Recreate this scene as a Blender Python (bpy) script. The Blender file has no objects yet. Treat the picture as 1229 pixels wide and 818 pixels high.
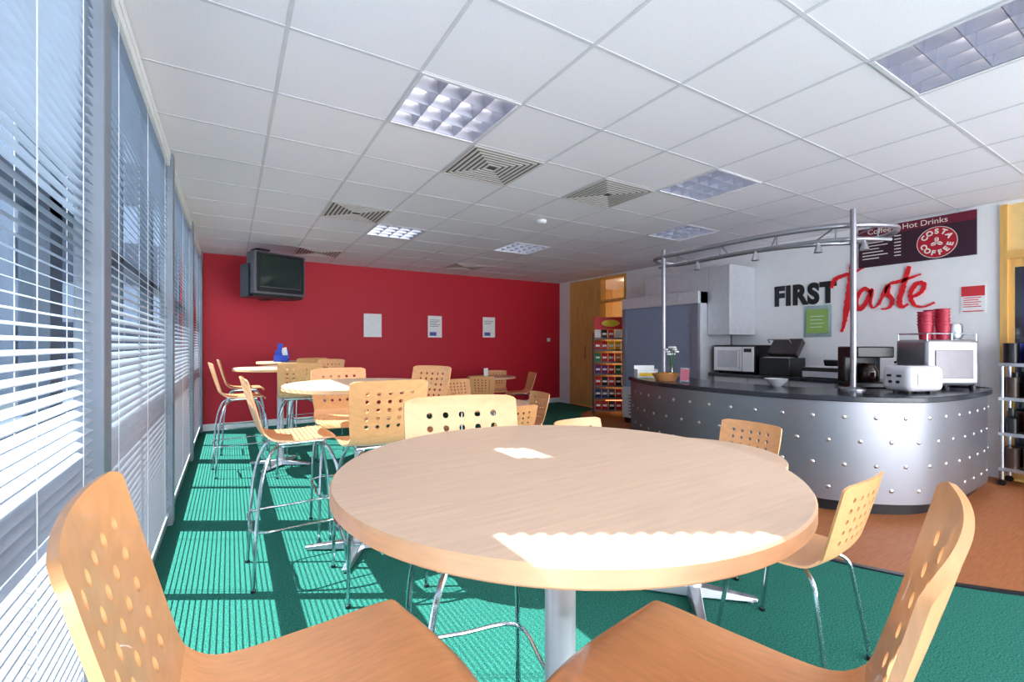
import bpy, math, random, bmesh
from mathutils import Vector, Matrix
random.seed(4)
S=bpy.context.scene
COL=S.collection
EYE=1.29; CEIL=2.65
R=math.radians

# ---------------------------------------------------------------- materials
def L(r,g,b):
    def f(c):
        c/=255.0
        return c/12.92 if c<=.04045 else ((c+.055)/1.055)**2.4
    return (f(r),f(g),f(b),1)
MATS={}
def M(name,rgb,rough=.5,metal=0,noise=None,bump=None,emit=0,spec=None,coat=0):
    if name in MATS: return MATS[name]
    m=bpy.data.materials.new(name); m.use_nodes=True
    nt=m.node_tree; b=nt.nodes['Principled BSDF']
    c=L(*rgb); b.inputs['Base Color'].default_value=c
    b.inputs['Roughness'].default_value=rough; b.inputs['Metallic'].default_value=metal
    if spec is not None: b.inputs['Specular IOR Level'].default_value=spec
    if coat: b.inputs['Coat Weight'].default_value=coat
    if emit:
        b.inputs['Emission Color'].default_value=c; b.inputs['Emission Strength'].default_value=emit
    tc=nt.nodes.new('ShaderNodeTexCoord')
    sc,amt,stretch=(noise if noise else (14,.05,(1,1,1)))
    mp=nt.nodes.new('ShaderNodeMapping'); mp.inputs['Scale'].default_value=stretch
    nt.links.new(tc.outputs['Object'],mp.inputs['Vector'])
    nz=nt.nodes.new('ShaderNodeTexNoise'); nz.inputs['Scale'].default_value=sc; nz.inputs['Detail'].default_value=4
    nt.links.new(mp.outputs['Vector'],nz.inputs['Vector'])
    cr=nt.nodes.new('ShaderNodeValToRGB')
    cr.color_ramp.elements[0].position=.3; cr.color_ramp.elements[1].position=.7
    cr.color_ramp.elements[0].color=tuple(x*(1-amt) for x in c[:3])+(1,)
    cr.color_ramp.elements[1].color=tuple(min(1,x*(1+amt)) for x in c[:3])+(1,)
    nt.links.new(nz.outputs['Fac'],cr.inputs['Fac']); nt.links.new(cr.outputs['Color'],b.inputs['Base Color'])
    if bump:
        n2=nt.nodes.new('ShaderNodeTexNoise'); n2.inputs['Scale'].default_value=bump[0]; n2.inputs['Detail'].default_value=3
        nt.links.new(mp.outputs['Vector'],n2.inputs['Vector'])
        bp=nt.nodes.new('ShaderNodeBump'); bp.inputs['Strength'].default_value=bump[1]; bp.inputs['Distance'].default_value=.01
        nt.links.new(n2.outputs['Fac'],bp.inputs['Height']); nt.links.new(bp.outputs['Normal'],b.inputs['Normal'])
    MATS[name]=m; return m
def glassmat(name,rgb=(230,240,245),mix=.1):
    m=bpy.data.materials.new(name); m.use_nodes=True; nt=m.node_tree
    nt.nodes.clear(); o=nt.nodes.new('ShaderNodeOutputMaterial')
    t=nt.nodes.new('ShaderNodeBsdfTransparent'); t.inputs[0].default_value=L(*rgb)
    g=nt.nodes.new('ShaderNodeBsdfGlossy'); g.inputs['Roughness'].default_value=.03
    x=nt.nodes.new('ShaderNodeMixShader'); x.inputs[0].default_value=mix
    nt.links.new(t.outputs[0],x.inputs[1]); nt.links.new(g.outputs[0],x.inputs[2]); nt.links.new(x.outputs[0],o.inputs[0])
    return m
CARPET=M('carpet_green',(46,112,98),.95,0,(150,.6,(1,1,1)),(200,.7),spec=.1)
WOODFLOOR=M('wood_floor',(156,94,54),.5,0,(5,.18,(1.5,16,1)),spec=.3)
RED=M('red_paint',(188,2,36),.6,0,(40,.08,(1,1,1)),(60,.05))
WHITEW=M('white_paint',(238,238,240),.7,0,(8,.02,(1,1,1)))
CEILM=M('ceiling_tile',(236,232,240),.9,0,(160,.05,(1,1,1)),(220,.12))
TBAR=M('t_bar_white',(208,206,214),.5)
GREYP=M('grey_paint',(122,130,142),.45,.1)
WFR=M('window_frame_grey',(76,84,98),.45,.1)
SLAT=M('blind_slat_silver_white',(178,184,196),.5)
WHITEPL=M('white_plastic',(235,236,238),.4)
CHW=M('chair_beech',(232,168,112),.32,0,(5,.08,(4,26,4)),coat=.25)
CHS=M('seat_beech',(248,182,128),.28,0,(5,.07,(26,4,4)),coat=.4)
TABW=M('table_top_wood',(230,194,164),.35,0,(5,.07,(2,28,2)))
TABE=M('table_edge_wood',(226,178,136),.4,0,(8,.08,(2,2,10)))
CHROME=M('chrome',(205,208,214),.16,1)
STEEL=M('brushed_steel',(152,152,160),.44,1,(3,.03,(1,1,1)))
STEELF=M('satin_steel',(204,206,212),.30,1)
SILV=M('silver_paint',(204,206,212),.35,.3)
BLACK=M('black_plastic',(20,20,24),.35)
DARK=M('dark_stone',(34,38,48),.22,0,(90,.4,(1,1,1)))
SCREEN=M('tv_screen',(34,48,44),.08)
TVG=M('tv_grey',(96,98,106),.45)
DOORW=M('door_wood',(222,174,98),.45,0,(4,.14,(6,6,.6)))
SHUT=M('shutter_mesh_grey',(134,144,168),.6,.1,(120,.2,(1,1,1)))
GL=glassmat('window_glass',(226,236,240),.06)
GLJ=glassmat('jar_glass',(225,235,235),.14)
def em(name,rgb,s):
    m=bpy.data.materials.new(name); m.use_nodes=True; nt=m.node_tree; nt.nodes.clear()
    o=nt.nodes.new('ShaderNodeOutputMaterial'); e=nt.nodes.new('ShaderNodeEmission')
    e.inputs[0].default_value=L(*rgb); e.inputs[1].default_value=s; nt.links.new(e.outputs[0],o.inputs[0]); return m
TUBE=em('lamp_tube',(255,250,244),22)
TUBEOFF=M('lamp_tube_unlit',(170,166,184),.4)

# ---------------------------------------------------------------- mesh helpers
def cat(pts,n=6,closed=False):
    P=[Vector(p) for p in pts]; out=[]; N=len(P)
    rng=range(N if closed else N-1)
    for i in rng:
        if closed: a,b,c,d=P[(i-1)%N],P[i],P[(i+1)%N],P[(i+2)%N]
        else: a,b,c,d=P[max(i-1,0)],P[i],P[i+1],P[min(i+2,N-1)]
        for k in range(n):
            t=k/n
            out.append(.5*((2*b)+(c-a)*t+(2*a-5*b+4*c-d)*t*t+(-a+3*b-3*c+d)*t**3))
    if not closed: out.append(P[-1])
    return out
class MB:
    def __init__(s): s.v=[];s.f=[];s.m=[]
    def add(s,vs,fs,mi=0):
        o=len(s.v); s.v+= [tuple(v) for v in vs]; s.f+=[tuple(i+o for i in f) for f in fs]; s.m+=[mi]*len(fs); return s
    def box(s,c,d,mi=0,rz=0,rx=0,ry=0):
        mt=Matrix.Rotation(rz,3,'Z')@Matrix.Rotation(ry,3,'Y')@Matrix.Rotation(rx,3,'X'); c=Vector(c)
        vs=[c+mt@Vector((x*d[0]/2,y*d[1]/2,z*d[2]/2)) for x in(-1,1) for y in(-1,1) for z in(-1,1)]
        return s.add(vs,[(0,1,3,2),(4,6,7,5),(0,4,5,1),(2,3,7,6),(0,2,6,4),(1,5,7,3)],mi)
    def b2(s,x0,x1,y0,y1,z0,z1,mi=0): return s.box(((x0+x1)/2,(y0+y1)/2,(z0+z1)/2),(x1-x0,y1-y0,z1-z0),mi)
    def lathe(s,prof,c=(0,0,0),n=32,mi=0,mt=None):
        c=Vector(c); vs=[]; fs=[]; mt=mt or Matrix.Identity(3)
        for r,z in prof:
            for k in range(n):
                a=2*math.pi*k/n; vs.append(c+mt@Vector((r*math.cos(a),r*math.sin(a),z)))
        for i in range(len(prof)-1):
            for k in range(n):
                k2=(k+1)%n; fs.append((i*n+k,i*n+k2,(i+1)*n+k2,(i+1)*n+k))
        if prof[0][0]>1e-6: fs.append(tuple(range(n))[::-1])
        if prof[-1][0]>1e-6: fs.append(tuple(range((len(prof)-1)*n,len(prof)*n)))
        return s.add(vs,fs,mi)
    def cyl(s,c,r,h,n=24,mi=0,r2=None,mt=None): return s.lathe([(r,0),(r if r2 is None else r2,h)],c,n,mi,mt)
    def sph(s,c,r,n=16,mi=0,sz=1): 
        return s.lathe([(max(1e-7,r*math.sin(math.pi*i/(n//2))),-r*sz*math.cos(math.pi*i/(n//2))) for i in range(n//2+1)],c,n,mi)
    def tube(s,pts,r,n=8,mi=0,closed=False,flat=1):
        P=[Vector(p) for p in pts]; N=len(P); vs=[];fs=[]
        up=None
        for i in range(N):
            a=P[(i-1)%N] if (closed or i>0) else P[i]; b=P[(i+1)%N] if (closed or i<N-1) else P[i]
            t=(b-a).normalized()
            if up is None:
                up=Vector((0,0,1)) if abs(t.z)<.9 else Vector((1,0,0))
            x=(up-t*up.dot(t)).normalized(); y=t.cross(x); up=x
            rr=r[i] if isinstance(r,(list,tuple)) else r
            for k in range(n):
                an=2*math.pi*k/n; vs.append(P[i]+x*rr*math.cos(an)+y*rr*flat*math.sin(an))
        for i in range(N if closed else N-1):
            for k in range(n):
                k2=(k+1)%n; j=(i+1)%N; fs.append((i*n+k,i*n+k2,j*n+k2,j*n+k))
        if not closed: fs+= [tuple(range(n))[::-1],tuple(range((N-1)*n,N*n))]
        return s.add(vs,fs,mi)
    def prism(s,poly,z0,z1,mi=0):
        n=len(poly); vs=[(p[0],p[1],z0) for p in poly]+[(p[0],p[1],z1) for p in poly]
        fs=[tuple(range(n))[::-1],tuple(range(n,2*n))]+[(i,(i+1)%n,n+(i+1)%n,n+i) for i in range(n)]
        return s.add(vs,fs,mi)
    def ribbon(s,path,oa,ob,z0,z1,mi=0):
        A=offs(path,oa); B=offs(path,ob); n=len(path)
        vs=[(p[0],p[1],z0) for p in A]+[(p[0],p[1],z0) for p in B]+[(p[0],p[1],z1) for p in A]+[(p[0],p[1],z1) for p in B]
        fs=[]
        for i in range(n-1):
            fs+=[(i,i+1,n+i+1,n+i),(2*n+i,3*n+i,3*n+i+1,2*n+i+1),(i,2*n+i,2*n+i+1,i+1),(n+i,n+i+1,3*n+i+1,3*n+i)]
        fs+=[(0,n,3*n,2*n),(n-1,3*n-1,4*n-1,2*n-1)]
        return s.add(vs,fs,mi)
    def stroke(s,pts,w,d=.01,mi=0):
        P=cat([(p[0],p[1],0) for p in pts],8); n=len(P); vs=[];fs=[]
        for i,p in enumerate(P):
            t=(P[min(i+1,n-1)]-P[max(i-1,0)]).normalized(); q=Vector((-t.y,t.x,0))
            k=i/(n-1); ww=w*(.50+.70*math.sin(math.pi*min(1,k*1.0+.12)))/2
            j1,j2=random.uniform(.78,1.18),random.uniform(.78,1.18)
            vs+=[p+q*ww*j1,p-q*ww*j2,p+q*ww*j1+Vector((0,0,d)),p-q*ww*j2+Vector((0,0,d))]
        for i in range(n-1):
            a=4*i;b=a+4; fs+=[(a,a+1,b+1,b),(a+2,b+2,b+3,a+3),(a,b,b+2,a+2),(a+1,a+3,b+3,b+1)]
        fs+=[(0,2,3,1),(4*n-4,4*n-3,4*n-1,4*n-2)]
        return s.add(vs,fs,mi)
    def obj(s,name,mats,parent=None,bevel=0,loc=(0,0,0),sharp=35,rz=0,seg=2):
        me=bpy.data.meshes.new(name); me.from_pydata(s.v,[],s.f)
        mats=mats if isinstance(mats,(list,tuple)) else [mats]
        for m in mats: me.materials.append(m)
        me.polygons.foreach_set('material_index',s.m); me.polygons.foreach_set('use_smooth',[True]*len(s.f))
        me.update(); me.validate()
        bm=bmesh.new(); bm.from_mesh(me); bmesh.ops.recalc_face_normals(bm,faces=bm.faces); bm.to_mesh(me); bm.free()
        me.set_sharp_from_angle(angle=R(sharp))
        o=bpy.data.objects.new(name,me); COL.objects.link(o); o.location=loc; o.rotation_euler[2]=rz
        if parent: o.parent=parent
        if bevel:
            bv=o.modifiers.new('Bevel','BEVEL'); bv.width=bevel; bv.segments=seg; bv.limit_method='ANGLE'; bv.angle_limit=R(40)
        return o
def offs(path,d):
    out=[];n=len(path)
    for i in range(n):
        a=Vector(path[max(i-1,0)][:2]);b=Vector(path[min(i+1,n-1)][:2]);t=(b-a).normalized()
        p=Vector(path[i][:2])+Vector((-t.y,t.x))*d; out.append((p.x,p.y))
    return out
def tag(o,label,category,group=None):
    o['label']=label;o['category']=category
    if group:o['group']=group
    return o
def st(o,label=None):
    o['kind']='structure'
    if label:o['label']=label
    return o
def thing(name,label,category,loc=(0,0,0),rz=0,group=None):
    e=bpy.data.objects.new(name,None); e.empty_display_size=.1; COL.objects.link(e); e.location=loc; e.rotation_euler[2]=rz
    return tag(e,label,category,group)
def dup(root,loc=None,rz=None,label=None,parent=None):
    kids=[c for c in bpy.data.objects if c.parent==root]
    n=root.copy(); COL.objects.link(n)
    if parent is not None: n.parent=parent
    if loc is not None:n.location=loc
    if rz is not None:n.rotation_euler[2]=rz
    if label:n['label']=label
    for k in kids: dup(k,parent=n)
    return n
def text(body,size,mat,parent,x,y,z=0.002,ext=.002,bold=0,sx=1,align='CENTER',rot=0,name='lettering',space=1):
    cu=bpy.data.curves.new('t','FONT'); cu.body=body; cu.size=size; cu.extrude=ext; cu.offset=bold; cu.align_x=align; cu.align_y='CENTER'; cu.space_character=space
    o=bpy.data.objects.new('t',cu); COL.objects.link(o); dg=bpy.context.evaluated_depsgraph_get(); dg.update()
    me=bpy.data.meshes.new_from_object(o.evaluated_get(dg)); bpy.data.objects.remove(o)
    me.materials.clear(); me.materials.append(mat)
    mt=Matrix.Translation((x,y,z))@Matrix.Rotation(rot,4,'Z')@Matrix.Diagonal((sx,1,1,1))
    me.transform(mt)
    n=bpy.data.objects.new(name,me); COL.objects.link(n); n.parent=parent; return n
XW=6.30
def wallthing(name,label,category,y,z,x=XW,facing='-X',group=None):
    e=thing(name,label,category,group=group)
    if facing=='-X': e.matrix_world=Matrix(((0,0,-1,x),(-1,0,0,y),(0,1,0,z),(0,0,0,1)))
    else: e.matrix_world=Matrix(((1,0,0,x),(0,0,-1,y),(0,1,0,z),(0,0,0,1)))
    return e

# ---------------------------------------------------------------- room
X0=-.50; YB=-2.5; YR=8.2
MB().b2(X0,XW,YB,YR,-.1,0).obj('floor',CARPET)['kind']='structure'
bnd=[(6.3,-.15),(4.7,-.08),(3.95,.2),(3.49,.62),(3.17,1.08),(3.0,1.6),(2.95,2.5),(3.05,3.3),(3.4,4.2),(4.1,5.0),(5.0,5.9),(5.6,6.6),(6.3,6.9)]
bp_=[(p.x,p.y) for p in cat([(a,b,0) for a,b in bnd],6)]
st(MB().prism(bp_,0.0,.004).obj('floor',WOODFLOOR),'brown wood floor around the counter')
st(MB().ribbon(bp_,-.02,.015,.0,.009).obj('trim_1',BLACK),'dark edging strip between carpet and wood floor')
st(MB().b2(X0-.15,XW+.12,YR,YR+.12,0,2.9).obj('wall_back',RED))
w=MB(); 
for y0,y1,z0,z1 in [(7.79,YR,0,2.9),(6.87,7.79,2.6,2.9),(6.19,6.87,2.6,2.9),(1.29,6.19,0,2.9),(.25,1.29,2.62,2.9),(YB,.25,0,2.9)]:
    w.b2(XW,XW+.12,y0,y1,z0,z1)
st(w.obj('wall_right',WHITEW))
st(MB().b2(X0+.1,XW,YR-.015,YR,0,.1).obj('baseboard_back',WHITEPL))
st(MB().b2(XW-.015,XW,7.79,YR,0,.1).obj('baseboard_right',WHITEPL))
XC=X0-.05
gx=[XC]+[.21+.6*k for k in range(-1,11)]+[XW+.12]; gx=sorted(g for g in gx if g<XW+.13)
gy=[YB]+[2.18+.6*k for k in range(-7,11)]+[YR+.1]; gy=sorted(g for g in gy if g>=YB)
lights=[(.81,2.18),(2.61,.38),(3.21,2.18),(4.41,3.38),(3.21,5.18),(1.41,5.18),(.81,-1.42),(3.21,-1.42),(5.01,-.82)]  # last three fixtures, behind the camera, are added for fill light
lightc=[(a+.3,b+.3) for a,b in lights]
w=MB()
for i in range(len(gx)-1):
    for j in range(len(gy)-1):
        cx,cy=(gx[i]+gx[i+1])/2,(gy[j]+gy[j+1])/2
        if any(abs(cx-a)<.05 and abs(cy-b)<.05 for a,b in lightc): continue
        w.add([(gx[i],gy[j],CEIL),(gx[i+1],gy[j],CEIL),(gx[i+1],gy[j+1],CEIL),(gx[i],gy[j+1],CEIL)],[(0,3,2,1)])
o=st(w.obj('ceiling',CEILM))
st(MB().b2(XC+.05,XW+.12,YB,YR+.1,2.80,2.86).obj('ceiling',WHITEW),'slab above the suspended ceiling')
w=MB()
for g in gx[1:-1]: w.b2(g-.009,g+.009,YB,YR,CEIL-.0025,CEIL+.001)
for g in gy[1:-1]: w.b2(X0,XW,g-.009,g+.009,CEIL-.0022,CEIL+.001)
st(w.obj('trim_2',TBAR),'white metal grid of the suspended ceiling')

# left glazed wall
posts=[-2.2,-.1,2.0,4.1,6.2,8.13]
for i,p in enumerate(posts):
    st(MB().b2(-.42,-.345,p-.055,p+.055,0,CEIL).obj('trim_%d'%(3+i),GREYP,bevel=.006),'grey metal window post')
for i in range(len(posts)-1):
    a,b=posts[i],posts[i+1]
    w=MB()
    for z,hh in ((.06,.035),(1.05,.025),(1.72,.025),(CEIL-.015,.012)): w.b2(-.54,-.47,a,b,z-hh,z+hh)
    for y in (a+.03,b-.03): w.b2(-.54,-.47,y-.03,y+.03,0,CEIL)
    m=(a+b)/2
    if i==1: w.b2(-.54,-.47,.75,1.05,0,2.10)  # unseen wide panel added to block the lower part of the sun beam
    else: w.b2(-.52,-.47,m-.02,m+.02,0,CEIL)
    o=st(w.obj('window_%d'%(i+1),WFR),'grey framed floor-to-ceiling window')
    MB().b2(-.508,-.502,a,b,.05,CEIL-.03).obj('glass',GL,parent=o)
st(MB().b2(X0-.05,-.38,YB,YR,0,.06).obj('trim_9',GREYP),'low grey window sill')
st(MB().b2(-.42,-.36,YB,YR,CEIL-.05,CEIL-.006).obj('trim_10',WHITEPL),'white blind pelmet')
spans=[(posts[0]+.065,posts[1]-.065,20),(posts[1]+.065,.77,20),(.92,posts[2]-.065,20)]+[(posts[i]+.065,posts[i+1]-.065,46) for i in (2,3,4)]  # unseen gap in the second bay added to throw a sun patch on the table
for si,(a,b,tilt) in enumerate(spans):
    r=thing('venetian_blind','silver-white venetian blind with tilted slats over the tall window','blind',loc=(-.385,(a+b)/2,0),group='venetian blinds along the window wall')
    hl=(b-a)/2; yc=(a+b)/2
    MB().b2(-.022,.022,-hl,hl,CEIL-.10,CEIL-.052).obj('headrail',WHITEPL,parent=r)
    MB().b2(-.015,.015,-hl,hl,.075,.10).obj('bottom_rail',WHITEPL,parent=r)
    w=MB(); z=.125; W=.0175; ti=R(tilt)
    while z<CEIL-.11:
        pts=[]
        for k in (-1,-.33,.33,1):
            lx=k*W; lz=.0022*(1-k*k)
            x=lx*math.cos(ti)+lz*math.sin(ti); zz=-lx*math.sin(ti)+lz*math.cos(ti)
            pts.append((x,zz))
        segs=[(-hl,hl)]
        if si==2 and 2.30<z<2.44: segs=[(-hl,1.39-yc),(1.49-yc,hl)]  # unseen notch cut into the slats to let a small sun spot through
        for s0,s1 in segs:
            vs=[(x,s0,z+zz) for x,zz in pts]+[(x,s1,z+zz) for x,zz in pts]
            w.add(vs,[(k,k+1,k+5,k+4) for k in range(3)])
        z+=.031 if tilt<30 else .034
    w.obj('slats',SLAT,parent=r)
    w=MB()
    for y in (-hl*.75,0,hl*.75):
        for x in (-.018,.018): w.b2(x-.0008,x+.0008,y-.0015,y+.0015,.1,CEIL-.1)
    w.obj('ladder_cord',WHITEPL,parent=r)

# far cupboard door, hallway opening, side door
w=MB(); w.b2(XW-.005,XW+.04,6.89,7.325,.02,2.58).b2(XW-.005,XW+.04,7.335,7.77,.02,2.58)
o=st(w.obj('door_1',DOORW,bevel=.004),'full height wooden double door')
MB().b2(XW-.04,XW-.02,7.29,7.30,1.0,1.25).b2(XW-.04,XW-.005,7.29,7.30,1.01,1.02).b2(XW-.04,XW-.005,7.29,7.30,1.23,1.24).obj('handle',CHROME,parent=o)
w=MB()
for y in (6.87,7.79): w.b2(XW-.02,XW+.12,y-.02,y+.02,0,2.6)
w.b2(XW-.02,XW+.12,6.17,6.21,0,2.6).b2(XW-.02,XW+.12,6.17,7.81,2.58,2.62).b2(XW-.02,XW+.12,6.19,6.87,2.12,2.17)
st(w.obj('trim_11',DOORW),'wooden door frame around the opening')
HALL=M('hall_cream',(240,206,140),.6)
st(MB().b2(8.2,8.3,5.2,8.6,0,2.7).b2(XW+.12,8.2,8.5,8.6,0,2.7).b2(XW+.12,8.2,5.1,5.2,0,2.7).obj('wall_hall',HALL))
st(MB().b2(XW,8.3,5.1,8.6,-.1,0).obj('floor',WOODFLOOR),'hall floor')
st(MB().b2(XW+.12,8.3,5.1,8.6,2.66,2.7).obj('ceiling',WHITEW),'hall ceiling')
st(MB().b2(8.14,8.2,7.2,8.1,0,2.1).obj('door_2',DOORW,bevel=.005),'wooden hall door')
o=MB().cyl((7.3,6.9,2.6),.16,.06,24).obj('ceiling_lamp',em('hall_lamp',(255,236,200),34)); tag(o,'round lit ceiling lamp in the hallway','lamp')
w=MB()
w.b2(XW-.02,XW+.1,1.24,1.29,0,2.62).b2(XW-.02,XW+.1,.25,.31,0,2.62).b2(XW-.02,XW+.1,.31,1.24,2.1,2.17)
st(w.obj('trim_12',DOORW),'wooden frame around the door')
st(MB().b2(XW+.02,XW+.05,.31,1.24,2.17,2.62).obj('trim_13',HALL),'cream panel above the door')
w=MB(); w.b2(XW+.01,XW+.05,.31,.37,0,2.1).b2(XW+.01,XW+.05,1.20,1.24,0,2.1).b2(XW+.01,XW+.05,.37,1.20,0,.2).b2(XW+.01,XW+.05,.37,1.20,2.02,2.1)
o=st(w.obj('door_3',DOORW),'wooden door with dark glazing')
MB().b2(XW+.025,XW+.035,.37,1.20,.2,2.02).obj('glass',M('dark_glass',(40,44,58),.08),parent=o)

# outside
st(MB().b2(-30,X0-.2,-20,30,-.5,-.3).obj('ground',M('paving',(104,108,112),.9)))
FAC=M('facade_blue_grey',(98,106,122),.8); FAW=M('facade_window',(26,32,52),.3)
w=MB(); w.b2(-8,-7,-16,19,-.3,7.2)  # block added outside so the gaps between slats look dark
for k in range(13):
    for z in (.4,2.6,4.8): w.b2(-7.0,-6.94,-15+2.6*k,-13.2+2.6*k,z,z+1.3,1)
o=w.obj('added_building',[FAC,FAW]); tag(o,'blue-grey office block added outside to darken the view through the blinds','building')
w=MB(); w.b2(-30,-1,20,22,-.3,17)  # second block added to hide the bright sky behind the near blinds
for k in range(11):
    for q in range(6): w.b2(-29+2.6*k,-27.2+2.6*k,19.94,20,.6+2.7*q,2.0+2.7*q,1)
o=w.obj('added_building',[FAC,FAW]); tag(o,'taller blue-grey office block added outside to dim the sky behind the blinds','building')

# ---------------------------------------------------------------- ceiling fixtures
LOUV=M('louvre_aluminium',(186,188,200),.36,1)
HOUS=M('light_housing',(82,84,96),.5,.3)
def mklight():
    r=thing('ceiling_light','square recessed ceiling light with silver louvre grid','light',group='recessed ceiling lights')
    w=MB()
    for s in(-1,1): w.b2(-.295,.295,s*.29-.010,s*.29+.010,-.007,0).b2(s*.29-.010,s*.29+.010,-.28,.28,-.007,0)
    w.obj('frame',TBAR,parent=r)
    w=MB(); t=.004
    w.b2(-.29,.29,-.29,.29,.125,.13)
    for s in(-1,1): w.b2(-.29,.29,s*.288-t/2,s*.288+t/2,0,.13).b2(s*.288-t/2,s*.288+t/2,-.288,.288,0,.13)
    w.obj('housing',HOUS,parent=r)
    w=MB()
    for k in range(5):
        p=-.28+.14*k
        for ax in (0,1):
            prof=[(-.002,.002),(.002,.002),(.007,.035),(.018,.078),(-.018,.078),(-.007,.035)]
            if ax==0: vs=[(p+a,-.28,b) for a,b in prof]+[(p+a,.28,b) for a,b in prof]
            else: vs=[(-.28,p+a,b) for a,b in prof]+[(.28,p+a,b) for a,b in prof]
            w.add(vs,[(q,(q+1)%6,6+(q+1)%6,6+q) for q in range(6)]+[(5,4,3,2,1,0),(6,7,8,9,10,11)])
    w.obj('louvre',LOUV,parent=r,sharp=50)
    mt=Matrix.Rotation(R(90),3,'Y')
    for y in(-.21,-.07,.07,.21): MB().cyl((-.27,y,.104),.012,.54,10,mt=mt).obj('lamp_tube',TUBE,parent=r)
    return r
base=mklight(); base.location=(lightc[0][0],lightc[0][1],CEIL)
for i,c in enumerate(lightc[1:]):
    n_=dup(base,(c[0],c[1],CEIL))
    if i==4:
        n_['label']='unlit square recessed ceiling light with dim purple-grey louvre grid'
        for k in bpy.data.objects:
            if k.parent==n_ and k.name.startswith('lamp_tube'):
                k.material_slots[0].link='OBJECT'; k.material_slots[0].material=TUBEOFF
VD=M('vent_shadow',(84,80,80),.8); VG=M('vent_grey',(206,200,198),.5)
def mkvent():
    r=thing('ceiling_vent','square four-way air vent with nested louvres','vent',group='ceiling air vents')
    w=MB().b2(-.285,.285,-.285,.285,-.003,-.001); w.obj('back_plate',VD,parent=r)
    w=MB()
    for k in range(7):
        h=.292-.039*k; i=h-.019
        def q4(a,z): return [(-a,-a,z),(a,-a,z),(a,a,z),(-a,a,z)]
        vs=q4(h,-.003)+q4(h,-.008)+q4(i,-.008)+q4(i,-.003)
        w.add(vs,[(a+4*l,4*l+(a+1)%4,4*l+4+(a+1)%4,4*l+4+a) for l in range(3) for a in range(4)])
    w.obj('louvre',VG,parent=r,sharp=10); return r
vents=[(1.71,3.08),(2.91,3.08),(1.11,4.88),(1.11,7.28),(3.51,7.28)]
b=mkvent(); b.location=(vents[0][0],vents[0][1],CEIL-.002)
for c in vents[1:]: dup(b,(c[0],c[1],CEIL-.002))
o=MB().lathe([(.055,0),(.055,-.02),(.04,-.035),(0.0001,-.04)],(2.9,4.1,CEIL-.004)).obj('smoke_detector',WHITEPL); tag(o,'small round white smoke detector on the ceiling','smoke detector')

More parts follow.
